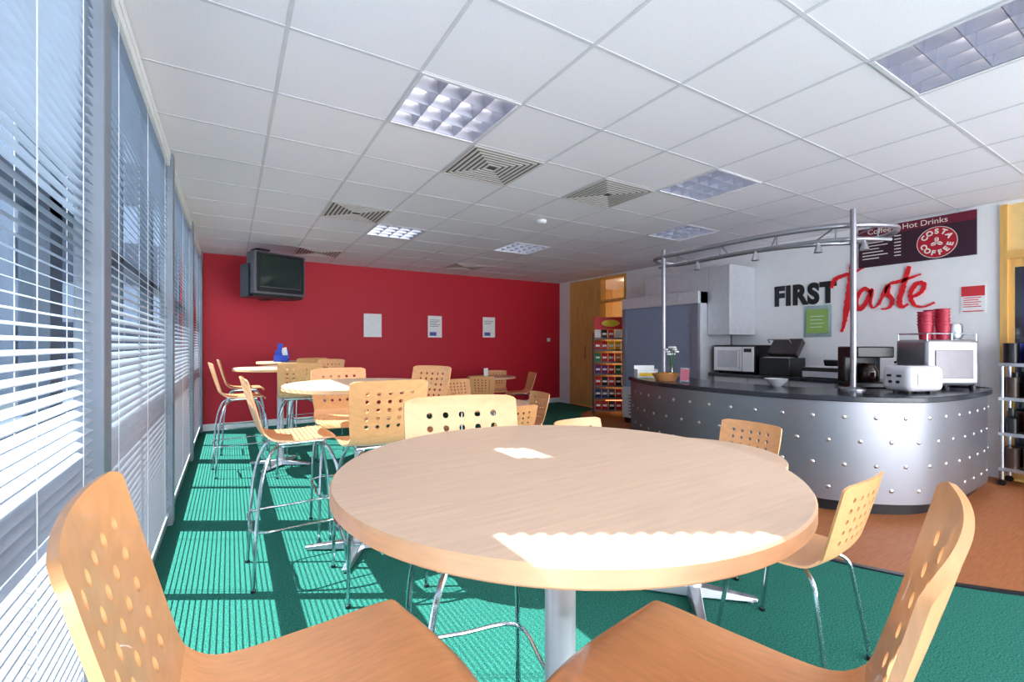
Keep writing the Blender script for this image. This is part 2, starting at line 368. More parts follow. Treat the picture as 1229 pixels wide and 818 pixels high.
# ---------------------------------------------------------------- seating
def profile():
    pts=[(0,.215,-.030),(0,.19,-.008),(0,.14,0),(0,.02,-.006),(0,-.08,-.006),(0,-.145,.006),(0,-.190,.045),(0,-.212,.10),(0,-.240,.19),(0,-.266,.28),(0,-.284,.348)]
    return cat(pts,8)
PR=profile(); ISPL=6*8
def shell(part,nm,mat,parent,hz):
    P=PR[:ISPL+1] if part=='seat' else PR[ISPL:]
    d=[0]
    for i in range(1,len(P)): d.append(d[-1]+(P[i]-P[i-1]).length)
    T=d[-1]
    def at(t):
        s_=max(0,min(1,t))*T
        for i in range(1,len(P)):
            if d[i]>=s_-1e-9:
                k=(s_-d[i-1])/(d[i]-d[i-1]); p=P[i-1].lerp(P[i],k); tg=(P[i]-P[i-1]).normalized(); return p,tg
        return P[-1],(P[-1]-P[-2]).normalized()
    def wd(t):
        if part=='seat':
            w_=.202*(.78+.22*math.sin(math.pi/2*min(1,t/.14)))
            return w_*(1-.10*max(0,(t-.55)/.45)**1.5)
        w_=.182+.016*math.sin(math.pi/2*min(1,t*1.3))
        if t>.92: w_*=1-.16*((t-.92)/.08)**2.6
        return w_
    def mp(s_,t):
        p,tg=at(t); x=s_*wd(t); n=Vector((0,-tg.z,tg.y)) 
        if n.z<0 and part=='seat': n=-n
        if part!='seat' and n.y<0: n=-n
        k=(.05+.30*t) if part=='seat' else (.35+.20*t)
        q=p+n*(k*x*x); 
        if part=='seat' and t<.14: q.y-=.9*x*x*(1-t/.14)
        if part!='seat' and t>.92: q.z-=.25*x*x*((t-.92)/.08)
        return (x,q.y,q.z+hz)
    vs=[];fs=[];key={}
    def V(a,b_):
        k=(round(a,5),round(b_,5))
        if k not in key: key[k]=len(vs); vs.append(mp(a,b_))
        return key[k]
    if part=='seat':
        nx,ny=14,26
        for i in range(nx):
            for j in range(ny):
                f=lambda j:(j/ny)**1.35
                a0,a1,b0,b1=-1+2*i/nx,-1+2*(i+1)/nx,f(j),f(j+1)
                fs.append((V(a0,b0),V(a1,b0),V(a1,b1),V(a0,b1)))
    else:
        NX,NY=7,7
        for i in range(NX):
            for j in range(NY):
                x0,x1=-1+2*i/NX,-1+2*(i+1)/NX; y0,y1=j/NY,(j+1)/NY
                hole=1<=i<=5 and 1<=j<=5
                if not hole:
                    for a in range(4):
                        for b_ in range(4):
                            xa,xb=x0+(x1-x0)*a/4,x0+(x1-x0)*(a+1)/4; ya,yb=y0+(y1-y0)*b_/4,y0+(y1-y0)*(b_+1)/4
                            fs.append((V(xa,ya),V(xb,ya),V(xb,yb),V(xa,yb)))
                else:
                    cx,cy=(x0+x1)/2,(y0+y1)/2; ring=[]
                    for k in range(16):
                        s4,q=divmod(k,4); q/=4
                        sx,sy=[(-1+2*q,-1),(1,-1+2*q),(1-2*q,1),(-1,1-2*q)][s4]
                        px,py=cx+sx*(x1-x0)/2,cy+sy*(y1-y0)/2
                        an=math.atan2(sy,sx); rx=.0104/.19; ry=.0110/T
                        ring.append((V(px,py),V(cx+rx*math.cos(an),cy+ry*math.sin(an))))
                    for k in range(16):
                        a,b_=ring[k],ring[(k+1)%16]; fs.append((a[0],b_[0],b_[1],a[1]))
    w=MB(); w.add(vs,fs)
    o=w.obj(nm,mat,parent=parent,sharp=60)
    so=o.modifiers.new('Solidify','SOLIDIFY'); so.thickness=.0085; so.offset=0
    es=o.modifiers.new('EdgeSplit','EDGE_SPLIT'); es.split_angle=R(45)
    return o
def mkchair(bar):
    hs=.762 if bar else .445
    if bar: r=thing('bar_stool','tall beech bar stool with perforated back and curved chrome legs','bar stool',group='tall beech bar stools')
    else: r=thing('chair','low beech chair with perforated back and thin chrome legs','chair',group='low beech chairs')
    shell('seat','seat',CHS,r,hs); shell('back','backrest',CHW,r,hs)
    w=MB()
    zt=hs-.022
    w.tube([(-.13,.12,zt),(.13,.12,zt),(.13,-.10,zt),(-.13,-.10,zt)],.009,8,closed=True)
    w.box((0,.01,zt+.004),(.27,.16,.012))
    w.obj('seat_frame',CHROME,parent=r)
    for sx in(-1,1):
        for sy in(-1,1):
            if bar:
                pts=cat([(sx*.08,sy*.08,zt-.005),(sx*.135,sy*.145,zt-.04),(sx*.175,sy*.19,zt-.16),(sx*.19,sy*.215,zt-.36),(sx*.20,sy*.235,.012)],6)
            else:
                pts=cat([(sx*.13,sy*.11,zt),(sx*.165,sy*.15,zt-.03),(sx*.18,sy*.17,zt-.12),(sx*.205,sy*.215,.01)],5)
            w=MB(); w.tube(pts,.009 if bar else .0085,8); w.cyl((pts[-1].x,pts[-1].y,0),.013,.014,10,1)
            w.obj('leg',[CHROME,BLACK],parent=r)
    if bar:
        z=.30; w=MB()
        fr=[(-.188,.218,z),(0,.24,z),(.188,.218,z),(.198,0,z),(.188,-.218,z),(0,-.232,z),(-.188,-.218,z),(-.198,0,z)]
        w.tube(cat(fr,4,closed=True),.007,8,closed=True); w.obj('footrest',CHROME,parent=r)
    return r
def mktable(h,rad,bar):
    r=thing('bar_table' if bar else 'dining_table',('tall round pale wood table on a steel pedestal' if bar else 'low round pale wood table on a steel pedestal'),'table',group='tall round tables' if bar else 'low round tables')
    w=MB(); w.lathe([(rad-.004,h-.029),(rad,h-.025),(rad,h-.004),(rad-.003,h)],n=96)
    o=w.obj('table_top',[TABE,TABW],parent=r)
    for p in o.data.polygons:
        if p.normal.z>.9: p.material_index=1
    w=MB(); w.cyl((0,0,.05),.032,h-.085,24).cyl((0,0,h-.045),.11,.016,24).cyl((0,0,.03),.05,.05,24,r2=.036)
    w.obj('pedestal',SILV,parent=r)
    w=MB(); fl=.33 if bar else .30
    for k in range(4):
        a=R(45+90*k); c,s_=math.cos(a),math.sin(a)
        def q(u,v,z): return (c*u-s_*v,s_*u+c*v,z)
        w.add([q(.0,.04,.01),q(.0,-.04,.01),q(fl,-.022,.01),q(fl,.022,.01),q(.0,.03,.065),q(.0,-.03,.065),q(fl,-.016,.026),q(fl,.016,.026)],
              [(0,1,2,3),(4,7,6,5),(0,4,5,1),(1,5,6,2),(2,6,7,3),(3,7,4,0)])
        x,y,_=q(fl-.03,0,0); w.cyl((x,y,0),.02,.012,12)
    w.obj('base',STEELF,parent=r,bevel=.004)
    return r
bs=mkchair(True); lc=mkchair(False)
bt=mktable(1.045,.445,True); lt=mktable(.73,.42,False)
def put(base_,lst):
    for i,(x,y,rz) in enumerate(lst):
        if i==0: base_.location=(x,y,0); base_.rotation_euler[2]=R(rz)
        else: dup(base_,(x,y,0),R(rz))
put(bs,[(.130,.715,-86),(.585,.432,14),(.63,1.20,167),(.70,2.56,-2),(.33,2.94,-88),(.70,3.42,178),(.60,5.15,-4),(.15,6.5,-90),(.9,6.85,8),(1.22,3.5,120),(.86,5.78,130),(.10,5.45,-85)])
put(bt,[(.583,.757,0),(.70,2.98,18),(.46,5.48,10),(.75,7.3,0)])
put(lc,[(2.01,1.03,4),(2.58,1.70,90),(1.98,2.12,180),(1.99,3.41,0),(2.50,3.95,85),(4.22,7.42,150),(3.5,6.60,-30),(4.35,6.85,75),(3.35,7.32,-119),(2.80,5.75,185),(1.70,4.25,-125)])
put(lt,[(2.03,1.52,0),(2.08,3.87,0),(3.89,7.0,0)])

# ---------------------------------------------------------------- television
tv=thing('television','grey tube television on a ceiling bracket','television',loc=(.50,7.15,-.22),rz=R(22)); tv.scale=(1.15,1.15,1.17)
w=MB(); 
f=[(-.30,-.20,1.86),(.30,-.20,1.86),(.30,-.20,2.34),(-.30,-.20,2.34)]; m_=[(-.30,-.02,1.86),(.30,-.02,1.86),(.30,-.02,2.34),(-.30,-.02,2.34)]; k_=[(-.19,.24,1.92),(.19,.24,1.92),(.19,.24,2.24),(-.19,.24,2.24)]
w.add(f+m_+k_,[(0,1,2,3),(8,11,10,9)]+[(a+4*l,4*l+(a+1)%4,4*l+4+(a+1)%4,4*l+4+a) for l in (0,1) for a in range(4)])
w.obj('cabinet',TVG,parent=tv,bevel=.012)
w=MB()
vs=[];fs=[]
for i in range(9):
    for j in range(9):
        a,b_=-1+i/4,-1+j/4; vs.append((a*.235,-.204-.018*(1-a*a)*(1-b_*b_)-.002,2.12+b_*.175))
for i in range(8):
    for j in range(8): fs.append((i*9+j,i*9+9+j,i*9+10+j,i*9+1+j))
w.add(vs,fs); w.obj('screen',SCREEN,parent=tv)
w=MB(); w.b2(-.27,.27,-.215,-.195,2.295,2.325).b2(-.27,.27,-.215,-.195,1.885,1.935).b2(-.275,-.24,-.215,-.195,1.9,2.32).b2(.24,.275,-.215,-.195,1.9,2.32)
w.obj('bezel',BLACK,parent=tv,bevel=.004)
w=MB(); w.b2(-.29,.29,-.16,.16,1.83,1.856).tube([(0,.05,1.83),(0,.30,1.83),(0,.30,2.4)],.02,10).b2(-.32,-.303,-.1,.1,1.83,2.2).cyl((0,.30,2.36),.03,.08,16).b2(-.08,.08,.22,.38,2.432,2.446)
w.obj('ceiling_bracket',BLACK,parent=tv)
PAP=M('paper_white',(238,238,240),.6)
for k,(x,z0,z1,wd_) in enumerate([(2.15,1.42,1.83,.31),(3.32,1.42,1.83,.28),(4.49,1.43,1.84,.28)]):
    n=wallthing('wall_notice','white paper notice pinned to the red wall','notice',YR-.001,(z0+z1)/2,x=x,facing='-Y',group='paper notices')
    MB().b2(-wd_/2,wd_/2,-(z1-z0)/2,(z1-z0)/2,0,.006).obj('sheet',PAP,parent=n)
    w=MB(); INK=M('notice_ink',(70,70,84),.6)
    h=(z1-z0)
    if k>0:
        for q in range(5 if k==1 else 3): w.b2(-wd_*.38,wd_*(.38-.12*(q%3)),h*.30-q*.03,h*.30-q*.03+.008,.006,.0075)
        w.obj('printed_lines',INK,parent=n)
        MB().b2(-wd_*.38,wd_*.1,-h*.42,-h*.25,.006,.0075).obj('printed_picture',M('notice_blue',(70,90,160),.6),parent=n)
o=MB().b2(5.95,6.03,YR-.012,YR-.0005,1.35,1.43).b2(5.98,6.0,YR-.016,YR-.012,1.375,1.405).obj('light_switch',WHITEPL,bevel=.002); tag(o,'small white light switch on the red wall','light switch')

# ---------------------------------------------------------------- snack rack
rk=thing('snack_rack','wire snack display rack with red and yellow header','display rack',loc=(5.80,6.05,0),rz=R(-38))
w=MB()
for sx in(-1,1):
    w.tube([(sx*.31,-.18,0),(sx*.31,-.14,.5),(sx*.31,.05,1.5)],.009,8).tube([(sx*.31,.16,0),(sx*.31,.16,1.5)],.009,8).tube([(sx*.31,-.18,.02),(sx*.31,.16,.02)],.009,8)
w.obj('frame',M('rack_grey',(92,92,100),.4,.6),parent=rk)
shelfs=[]
for k in range(7):
    z=.12+.21*k; fy=-.18+.022*k; shelfs.append((z,fy))
    w=MB(); w.b2(-.30,.30,fy,.15,z,z+.008).b2(-.30,.30,fy-.006,fy,z,z+.03)
    w.obj('shelf',M('rack_shelf_grey',(110,106,112),.5),parent=rk)
w=MB(); w.b2(-.29,.29,.06,.08,1.56,1.78,0)
w.lathe([(.0001,0),(.16,0),(.16,.004),(.0001,.004)],(0,.06,1.67),32,1,mt=Matrix.Rotation(R(90),3,'X')@Matrix.Diagonal((1,.38,1)))
w.obj('header_sign',[M('sign_red',(214,16,26),.5),M('sign_yellow',(250,205,30),.5)],parent=rk)
pk=[(200,30,36),(235,185,40),(40,120,70),(110,30,100),(40,50,100),(230,110,40),(236,230,220),(40,30,34)]
def packet(c):
    w=MB(); a,b_,h=.056,.022,.165
    w.add([(-a,-.002,0),(a,-.002,0),(a,.002,0),(-a,.002,0),(-a*.9,-b_,h*.3),(a*.9,-b_,h*.3),(a*.9,b_,h*.3),(-a*.9,b_,h*.3),(-a*.9,-b_,h*.7),(a*.9,-b_,h*.7),(a*.9,b_,h*.7),(-a*.9,b_,h*.7),(-a,-.002,h),(a,-.002,h),(a,.002,h),(-a,.002,h)],
       [(0,3,2,1),(12,13,14,15)]+[(q+4*l,4*l+(q+1)%4,4*l+4+(q+1)%4,4*l+4+q) for l in range(3) for q in range(4)])
    w.add([(-a*.6,-b_-.001,h*.42),(a*.6,-b_-.001,h*.42),(a*.6,-b_-.001,h*.62),(-a*.6,-b_-.001,h*.62)],[(0,1,2,3)],1)
    o=w.obj('snack_packet',[M('foil_%d_%d_%d'%c,c,.3),PAP]); o.data.name='packet'; return o
rm=Matrix.Translation((5.80,6.05,0))@Matrix.Rotation(R(-38),4,'Z')
cn={0:'red',1:'yellow',2:'green',3:'purple',4:'dark blue',5:'orange',6:'white',7:'black'}
rows=[(0,0,7,0,0),(4,4,7,0,0),(0,7,0,7,1),(3,3,0,2,2),(2,0,0,5,7),(0,0,1,1,3),(6,7,0,6,6)]
seed={}
for k,(z,fy) in enumerate(shelfs):
    for j in range(5):
        c=rows[k][j]
        if c not in seed: o=seed[c]=packet(pk[c])
        else: o=seed[c].copy(); COL.objects.link(o)
        o.matrix_world=rm@Matrix.Translation((-.235+.1175*j,fy+.045,z+.009))@Matrix.Rotation(R(-6),4,'X')
        tag(o,cn[c]+' foil snack packet standing on the display rack','snack packet','snack packets on the rack')

# ---------------------------------------------------------------- chilled display
FX=5.50
fr=thing('chilled_display','tall stainless chilled display with grey night shutter','refrigerator',loc=(FX,0,0))
fy0,fy1=4.04,5.48
w=MB(); w.b2(.05,.78,fy0,fy0+.05,.1,2.03).b2(.05,.78,fy1-.05,fy1,.1,2.03).b2(.74,.78,fy0,fy1,.1,2.03).b2(.0,.78,fy0,fy1,1.86,2.03).b2(.0,.78,fy0,fy1,.1,.60).b2(.06,.74,fy0,fy1,0,.1,1)
w.obj('body',[SILV,BLACK],parent=fr,bevel=.006)
MB().b2(.20,.78,fy0,fy1-.3,2.032,2.37).obj('top_housing',SILV,parent=fr,bevel=.006)
w=MB(); n=40
for i in range(n):
    z=.60+1.26*i/n; w.b2(.03,.05 if i%2 else .046,fy0+.13,fy1-.08,z,z+1.26/n)
w.obj('shutter',SHUT,parent=fr)
FD=M('frame_silver_grey',(128,130,142),.4,.3)
MB().b2(.0,.05,fy0,fy0+.12,.60,1.86).obj('door_frame',FD,parent=fr,bevel=.004)
MB().b2(.0,.05,fy1-.08,fy1,.60,1.86).obj('door_frame',FD,parent=fr,bevel=.004)
w=MB(); w.b2(-.008,0,fy0+.3,fy1-.3,1.90,1.99); w.obj('header_panel',SILV,parent=fr)
w=MB(); 
for k in range(7): w.b2(-.004,0,fy0+.15,fy1-.15,.16+.05*k,.175+.05*k)
w.obj('grille',BLACK,parent=fr)
wc=thing('wall_cabinet','pale silver cabinet fixed high on the wall','cabinet',loc=(5.70,3.7,0))
MB().b2(.02,.595,0,.335,1.42,2.37).obj('body',SILV,parent=wc,bevel=.004)
o=MB().b2(0,.02,.003,.332,1.425,2.365).obj('door',SILV,parent=wc,bevel=.002)

# ---------------------------------------------------------------- servery counter
raw=[(4.12,4.0,0),(3.84,3.5,0),(3.72,3.0,0),(3.70,2.45,0),(3.78,1.95,0),(4.0,1.55,0),(4.35,1.28,0),(4.8,1.19,0),(5.25,1.18,0),(5.62,1.20,0),(5.82,1.26,0),(5.92,1.40,0)]
pp=cat(raw,14)
d=[0]
for i in range(1,len(pp)): d.append(d[-1]+(pp[i]-pp[i-1]).length)
def pat(s_):
    for i in range(1,len(pp)):
        if d[i]>=s_: 
            k=(s_-d[i-1])/(d[i]-d[i-1]); p=pp[i-1].lerp(pp[i],k); t=(pp[i]-pp[i-1]).normalized(); return p,t
    return pp[-1],(pp[-1]-pp[-2]).normalized()
PATH=[pat(d[-1]*k/90)[0] for k in range(91)]; PATH=[(p.x,p.y) for p in PATH]
ct=thing('serving_counter','curved stainless steel serving counter with round studs','counter')
MB().ribbon(PATH,.10,.55,0.004,.10).obj('plinth',BLACK,parent=ct)
w=MB(); w.ribbon(PATH,.03,.06,.10,.855)
for row in range(4):
    z=.20+.18*row; s_=.10+(.105 if row%2 else 0)
    while s_<d[-1]-.12:
        p,t=pat(s_); nrm=Vector((t.y,-t.x,0)); q=p-nrm*.03
        ax=nrm; zx=Vector((0,0,1)); yx=ax.cross(zx)
        mt=Matrix((yx,zx,ax)).transposed()
        w.lathe([(.016,0),(.014,.0025),(.008,.005),(.0001,.006)],(q.x,q.y,z),12,1,mt=mt); s_+=.21
w.obj('front_panel',[STEEL,M('stud_silver',(214,212,210),.28,1)],parent=ct)
MB().ribbon(PATH,.06,.60,.12,.855).obj('carcass',M('carcass_white',(190,190,196),.6),parent=ct)
MB().ribbon(PATH,0,.70,.858,.90).obj('worktop',DARK,parent=ct,bevel=.006)
for k in range(4):
    y0=1.95+.51*k
    c=thing('base_cabinet','white base cabinet under the rear worktop','cabinet',loc=(5.75,y0,0),group='rear base cabinets')
    MB().b2(.02,.54,0,.50,.1,.855).b2(.06,.54,0.0,.5,.004,.1).obj('body',WHITEPL,parent=c)
    o=MB().b2(0,.018,.005,.495,.11,.85).obj('door',SILV,parent=c,bevel=.003)
    MB().b2(-.02,-.012,.15,.35,.76,.77).b2(-.012,0,.15,.16,.76,.77).b2(-.012,0,.34,.35,.76,.77).obj('handle',CHROME,parent=o)
o=MB().b2(5.70,6.295,1.95,4.02,.858,.90).obj('rear_worktop',DARK,bevel=.005); tag(o,'dark stone worktop along the white wall','worktop')
WT=.9005
# gantry
g=thing('lighting_gantry','curved stainless tube gantry standing on the serving counter','gantry',loc=(0,0,0))
outer=[(4.36,3.74),(4.34,3.2),(4.33,2.64),(4.42,2.10),(4.62,1.80),(4.90,1.66)]
inner=[(4.76,3.74),(4.74,3.3),(4.74,2.86),(4.84,2.46),(5.0,2.22),(5.14,2.08)]
ZR=2.32
def at3(l,z): return [(a,b,z) for a,b in l]
lo=cat(at3(outer,ZR),6); li=cat(at3(inner,ZR-.04),6)
loop=cat([(4.36,3.74,ZR),(4.34,3.2,ZR),(4.33,2.64,ZR),(4.42,2.10,ZR),(4.62,1.80,ZR),(4.90,1.66,ZR),(5.10,1.70,ZR-.01),(5.20,1.86,ZR-.03),(5.14,2.08,ZR-.04),(5.0,2.22,ZR-.04),(4.84,2.46,ZR-.04),(4.74,2.86,ZR-.04),(4.74,3.3,ZR-.04),(4.76,3.74,ZR-.04),(4.68,3.86,ZR-.03),(4.46,3.86,ZR-.01)],6,closed=True)
RAILM=M('rail_satin',(166,164,172),.34,.8)
MB().tube(loop,.024,12,closed=True).obj('rail',RAILM,parent=g)
lo2=cat([(a+.03,b+.02,ZR-.11) for a,b in outer],6); MB().tube(lo2,.016,8).obj('lower_rail',RAILM,parent=g)
for k in (3,9,15,21,27):
    MB().tube([lo[k],li[min(k,len(li)-1)]],.008,8).tube([lo[k],lo2[k]],.006,6).obj('cross_bar',RAILM,parent=g)
for (x,y,zt) in [(4.35,3.66,2.40),(4.52,1.80,2.44)]:
    w=MB(); w.cyl((x,y,.90),.023,zt-.90,16).lathe([(.09,.9005),(.09,.915),(.03,.93)],(x,y,0),24); w.obj('post',RAILM,parent=g)
for k in (6,13,19,25):
    p=lo2[k]; sp=MB(); 
    sp.cyl((p.x,p.y,p.z-.03),.008,.03,8).lathe([(.016,-.03),(.036,-.10),(.034,-.102),(.0001,-.06)],(p.x,p.y,p.z),16)
    sp.obj('spotlight',STEELF,parent=g)
# --- appliances rear
ov=thing('microwave_oven','white and silver microwave oven on the rear worktop','microwave',loc=(5.76,3.40,WT)); ov.scale=(1.12,1.12,1.15)
MB().b2(.012,.45,0,.52,.015,.33).b2(.04,.08,.04,.08,0,.015).b2(.04,.08,.44,.48,0,.015).b2(.38,.42,.04,.08,0,.015).b2(.38,.42,.44,.48,0,.015).obj('body',BLACK,parent=ov,bevel=.006)
o=MB().b2(-.006,.012,.15,.51,.03,.31).b2(-.009,-.006,.20,.46,.07,.27,1).obj('door',[WHITEPL,SILV],parent=ov,bevel=.004)
MB().b2(-.03,-.02,.165,.18,.06,.28).b2(-.02,-.006,.165,.18,.06,.075).b2(-.02,-.006,.165,.18,.265,.28).obj('handle',CHROME,parent=o)
MB().b2(-.004,.012,.01,.14,.03,.31).b2(-.007,-.004,.03,.12,.25,.29,1).obj('control_panel',[WHITEPL,BLACK],parent=ov)
gr=thing('contact_grill','black contact grill with its lid open','grill',loc=(5.80,2.98,WT))
MB().b2(0,.38,0,.38,0,.22).obj('base',BLACK,parent=gr,bevel=.01)
MB().b2(.02,.34,.03,.33,.221,.229).obj('plate',STEELF,parent=gr)
MB().box((.26,.18,.34),(.26,.36,.09),ry=R(-48)).obj('lid',[M('grill_dark',(48,40,40),.3)],parent=gr,bevel=.012)
MB().tube([(.12,.05,.41),(.08,.05,.45),(.08,.31,.45),(.12,.31,.41)],.009,8).obj('handle',CHROME,parent=gr)
cs=thing('cash_register','low black cash register with grey keypad','cash register',loc=(5.78,2.42,WT))
MB().b2(0,.38,0,.42,0,.12).obj('body',[BLACK],parent=cs,bevel=.006)
w=MB(); w.b2(-.01,0,.02,.40,.01,.075); w.obj('drawer',SILV,parent=cs)
w=MB(); w.b2(.04,.26,.03,.40,.1205,.123)
for i in range(4):
    for j in range(7): w.b2(.05+.05*i,.085+.05*i,.04+.05*j,.078+.05*j,.123,.134)
w.obj('keypad',WHITEPL,parent=cs)
MB().box((.32,.21,.16),(.02,.20,.09),ry=R(-25)).obj('display',BLACK,parent=cs)
CUPR=M('cup_maroon',(172,30,60),.5)
def mkcup():
    w=MB(); w.lathe([(.038,0),(.048,.125),(.054,.128),(.054,.134),(.047,.134),(.034,.005),(.0001,.005)],n=24)
    return w.obj('paper_cup',CUPR)
MST=M('machine_steel',(176,176,182),.30,.8)
cm=thing('espresso_machine','tall silver espresso machine on the serving counter','coffee machine',loc=(5.27,1.47,WT),rz=R(-28))
w=MB(); w.b2(-.235,.235,-.15,.16,.04,.43)
w.obj('body',MST,parent=cm,bevel=.03,seg=4)
w=MB(); w.b2(-.17,.17,-.157,-.15,.10,.34); w.obj('rear_panel',M('panel_grey',(120,116,120),.3,.8),parent=cm,bevel=.004)
for x in(-.2,.2):
    for y in(-.12,.12): MB().cyl((x,y,0),.022,.042,12).obj('foot',BLACK,parent=cm)
w=MB(); w.tube([(-.22,-.13,.48),(.22,-.13,.48),(.22,.14,.48),(-.22,.14,.48)],.006,8,closed=True)
for x in(-.22,0,.22):
    for y in(-.13,.14): w.tube([(x,y,.42),(x,y,.48)],.005,8)
w.obj('cup_rail',CHROME,parent=cm)
MB().tube(cat([(.235,.05,.30),(.28,.05,.30),(.29,.05,.2),(.285,.04,.06)],5),.007,8).obj('steam_wand',CHROME,parent=cm)
for x in(-.10,.10): MB().cyl((x,.20,.22),.035,.06,16).tube([(x,.20,.24),(x,.30,.22)],.012,8,mi=1).obj('group_head',[CHROME,BLACK],parent=cm)
MB().b2(-.23,.23,.16,.27,.04,.06).obj('drip_tray',CHROME,parent=cm)
cup=mkcup(); first=True
def loc_cm(x,y): 
    v=Matrix.Rotation(R(-28),3,'Z')@Vector((x,y,0)); return 5.27+v.x,1.47+v.y
for (lx,ly,n) in [(-.17,-.06,5),(-.02,-.07,6),(.02,.07,6)]:
    x,y=loc_cm(lx,ly)
    for k in range(n):
        o=cup if first else cup.copy()
        if not first: COL.objects.link(o)
        first=False
        o.location=(x,y,WT+.431+.026*k); tag(o,'maroon paper cup stacked on the espresso machine','paper cup','stacked maroon paper cups')
x,y=loc_cm(.15,0)
o=MB().lathe([(.05,0),(.065,.03),(.065,.12),(.055,.14),(.0001,.145)],(x,y,WT+.4305)).obj('milk_jug',STEELF); tag(o,'round silver milk jug on the espresso machine','jug')
gd=thing('coffee_grinder','silver coffee grinder with dark hopper beside the espresso machine','coffee grinder',loc=(5.72,1.40,WT))
MB().b2(-.07,.07,-.09,.09,0,.22).obj('body',STEELF,parent=gd,bevel=.015)
MB().lathe([(.03,.22),(.07,.30),(.07,.37),(.05,.38),(.0001,.38)],n=20).obj('hopper',[M('hopper_smoke',(90,80,76),.1)],parent=gd)
ts=thing('toaster','white and chrome four slot toaster on the serving counter','toaster',loc=(4.70,1.46,WT),rz=R(-22))
w=MB(); w.b2(-.17,.17,-.12,.12,.015,.22,0)
o=w.obj('body',[M('toaster_white',(206,206,212),.3)],parent=ts,bevel=.05,seg=6)
for y in(-.05,-.018,.018,.05): MB().b2(-.11,.11,y-.008,y+.008,.217,.2225).obj('slot',BLACK,parent=ts)
w=MB(); w.b2(-.10,.10,-.126,-.119,.07,.16); w.obj('side_panel',MST,parent=ts)
for x in(-.10,.10):
    for y in(-.055,.055): MB().cyl((x,y,0),.012,.02,8).obj('foot',BLACK,parent=ts)
for y in (-.04,.04): MB().b2(-.185,-.168,y-.013,y+.013,.13,.148).obj('lever',BLACK,parent=ts)
for y in (-.03,.03): MB().cyl((-.169,y,.09),.012,.014,14,mt=Matrix.Rotation(R(-90),3,'Y')).obj('knob',BLACK,parent=ts)
bk=thing('filter_coffee_maker','black filter coffee maker with glass jug','coffee maker',loc=(4.92,1.86,WT),rz=R(-30))
MB().b2(-.17,.17,-.11,.13,0,.05).b2(-.17,.17,.04,.13,.05,.30).b2(-.17,.17,-.11,.13,.27,.37).obj('body',BLACK,parent=bk,bevel=.012)
MB().lathe([(.05,.051),(.07,.08),(.07,.15),(.045,.20),(.05,.22)],(0,-.03,0),24).obj('jug',M('coffee_brown',(40,22,16),.08),parent=bk)
bw=MB().lathe([(.04,0),(.09,.05),(.10,.07),(.092,.07),(.04,.008),(.0001,.008)],(4.34,2.35,WT)).obj('bowl',SILV); tag(bw,'silver bowl on the serving counter','bowl')
# left end items
bx=thing('leaflet_box','white and yellow snack box on the serving counter','box',loc=(4.16,3.76,WT),rz=R(-30))
MB().b2(-.12,.12,-.07,.07,0,.004).b2(-.12,.12,-.07,-.066,0,.08).b2(-.12,.12,.066,.07,0,.14).b2(-.12,-.116,-.07,.07,0,.1).b2(.116,.12,-.07,.07,0,.1).obj('box',WHITEPL,parent=bx)
MB().b2(-.10,.10,-.072,-.070,.02,.06).obj('stripe',M('stripe_yellow',(240,196,40),.5),parent=bx)
bk2=thing('basket','wicker basket on the serving counter','basket',loc=(4.00,3.34,WT))
w=MB()
for k in range(6):
    rr=.11+.008*k; w.tube([(rr*math.cos(2*math.pi*a/24),rr*.8*math.sin(2*math.pi*a/24),.008+.013*k) for a in range(24)],.008,6,closed=True)
w.lathe([(.0001,.0),(.112,.0),(.112,.006),(.0001,.006)],n=24,mt=Matrix.Diagonal((1,.8,1)))
w.obj('basket_body',M('wicker',(170,112,60),.7),parent=bk2)
fc=[('orange',(230,120,30)),('red',(190,30,30)),('green',(120,170,50)),('orange',(230,120,30)),('yellow',(235,200,60))]
for k,(nm,c) in enumerate(fc):
    a=2*math.pi*k/5; o=MB().sph((4.00+.055*math.cos(a),3.34+.045*math.sin(a),WT+.055),.034,16).obj('fruit',M('fruit_'+nm,c,.4)); tag(o,nm+' fruit in the wicker basket','fruit','fruit in the basket')
va=thing('flower_vase','glass vase with white flowers on the serving counter','vase',loc=(4.24,3.46,WT))
MB().lathe([(.03,0),(.035,.06),(.022,.13),(.028,.16),(.024,.16),(.018,.13),(.03,.06),(.026,.006),(.0001,.006)],n=20).obj('vase',GLJ,parent=va)
w=MB(); fl=MB()
for k in range(8):
    a=2.4*k; t=(.03*math.cos(a)*(1+k*.2),.03*math.sin(a)*(1+k*.2),.28+.025*(k%4))
    w.tube(cat([(0,0,.01),(t[0]*.3,t[1]*.3,.15),t],4),.0025,5)
    for q in range(6):
        an=q*math.pi/3; fl.sph((t[0]+.014*math.cos(an),t[1]+.014*math.sin(an),t[2]),.011,8)
    fl.sph((t[0],t[1],t[2]+.004),.008,8,1)
w.obj('stem',M('stem_green',(40,110,50),.6),parent=va); fl.obj('flower',[PAP,M('flower_yellow',(240,200,60),.5)],parent=va)
cd=thing('card_holder','clear card holder with pink card on the serving counter','card holder',loc=(3.98,3.08,WT),rz=R(-80))
MB().b2(-.05,.05,-.02,.02,0,.008).box((0,.0,.075),(.10,.004,.14),rx=R(-8)).obj('holder',GLJ,parent=cd)
MB().box((0,-.005,.078),(.09,.002,.12),rx=R(-8)).obj('card',M('card_pink',(220,120,140),.5),parent=cd)
mh=thing('menu_holder','small white card holder standing on the low table','menu holder',loc=(3.75,6.95,.7302),rz=R(20))
MB().b2(-.06,.06,-.03,.03,0,.01).b2(-.05,.05,-.004,.004,.01,.15).obj('card',PAP,parent=mh)
bl=thing('leaflet_holder','blue leaflet holder on the tall table','leaflet holder',loc=(.62,7.22,1.0452),rz=R(-15))
BLU=M('blue_plastic',(30,70,190),.4)
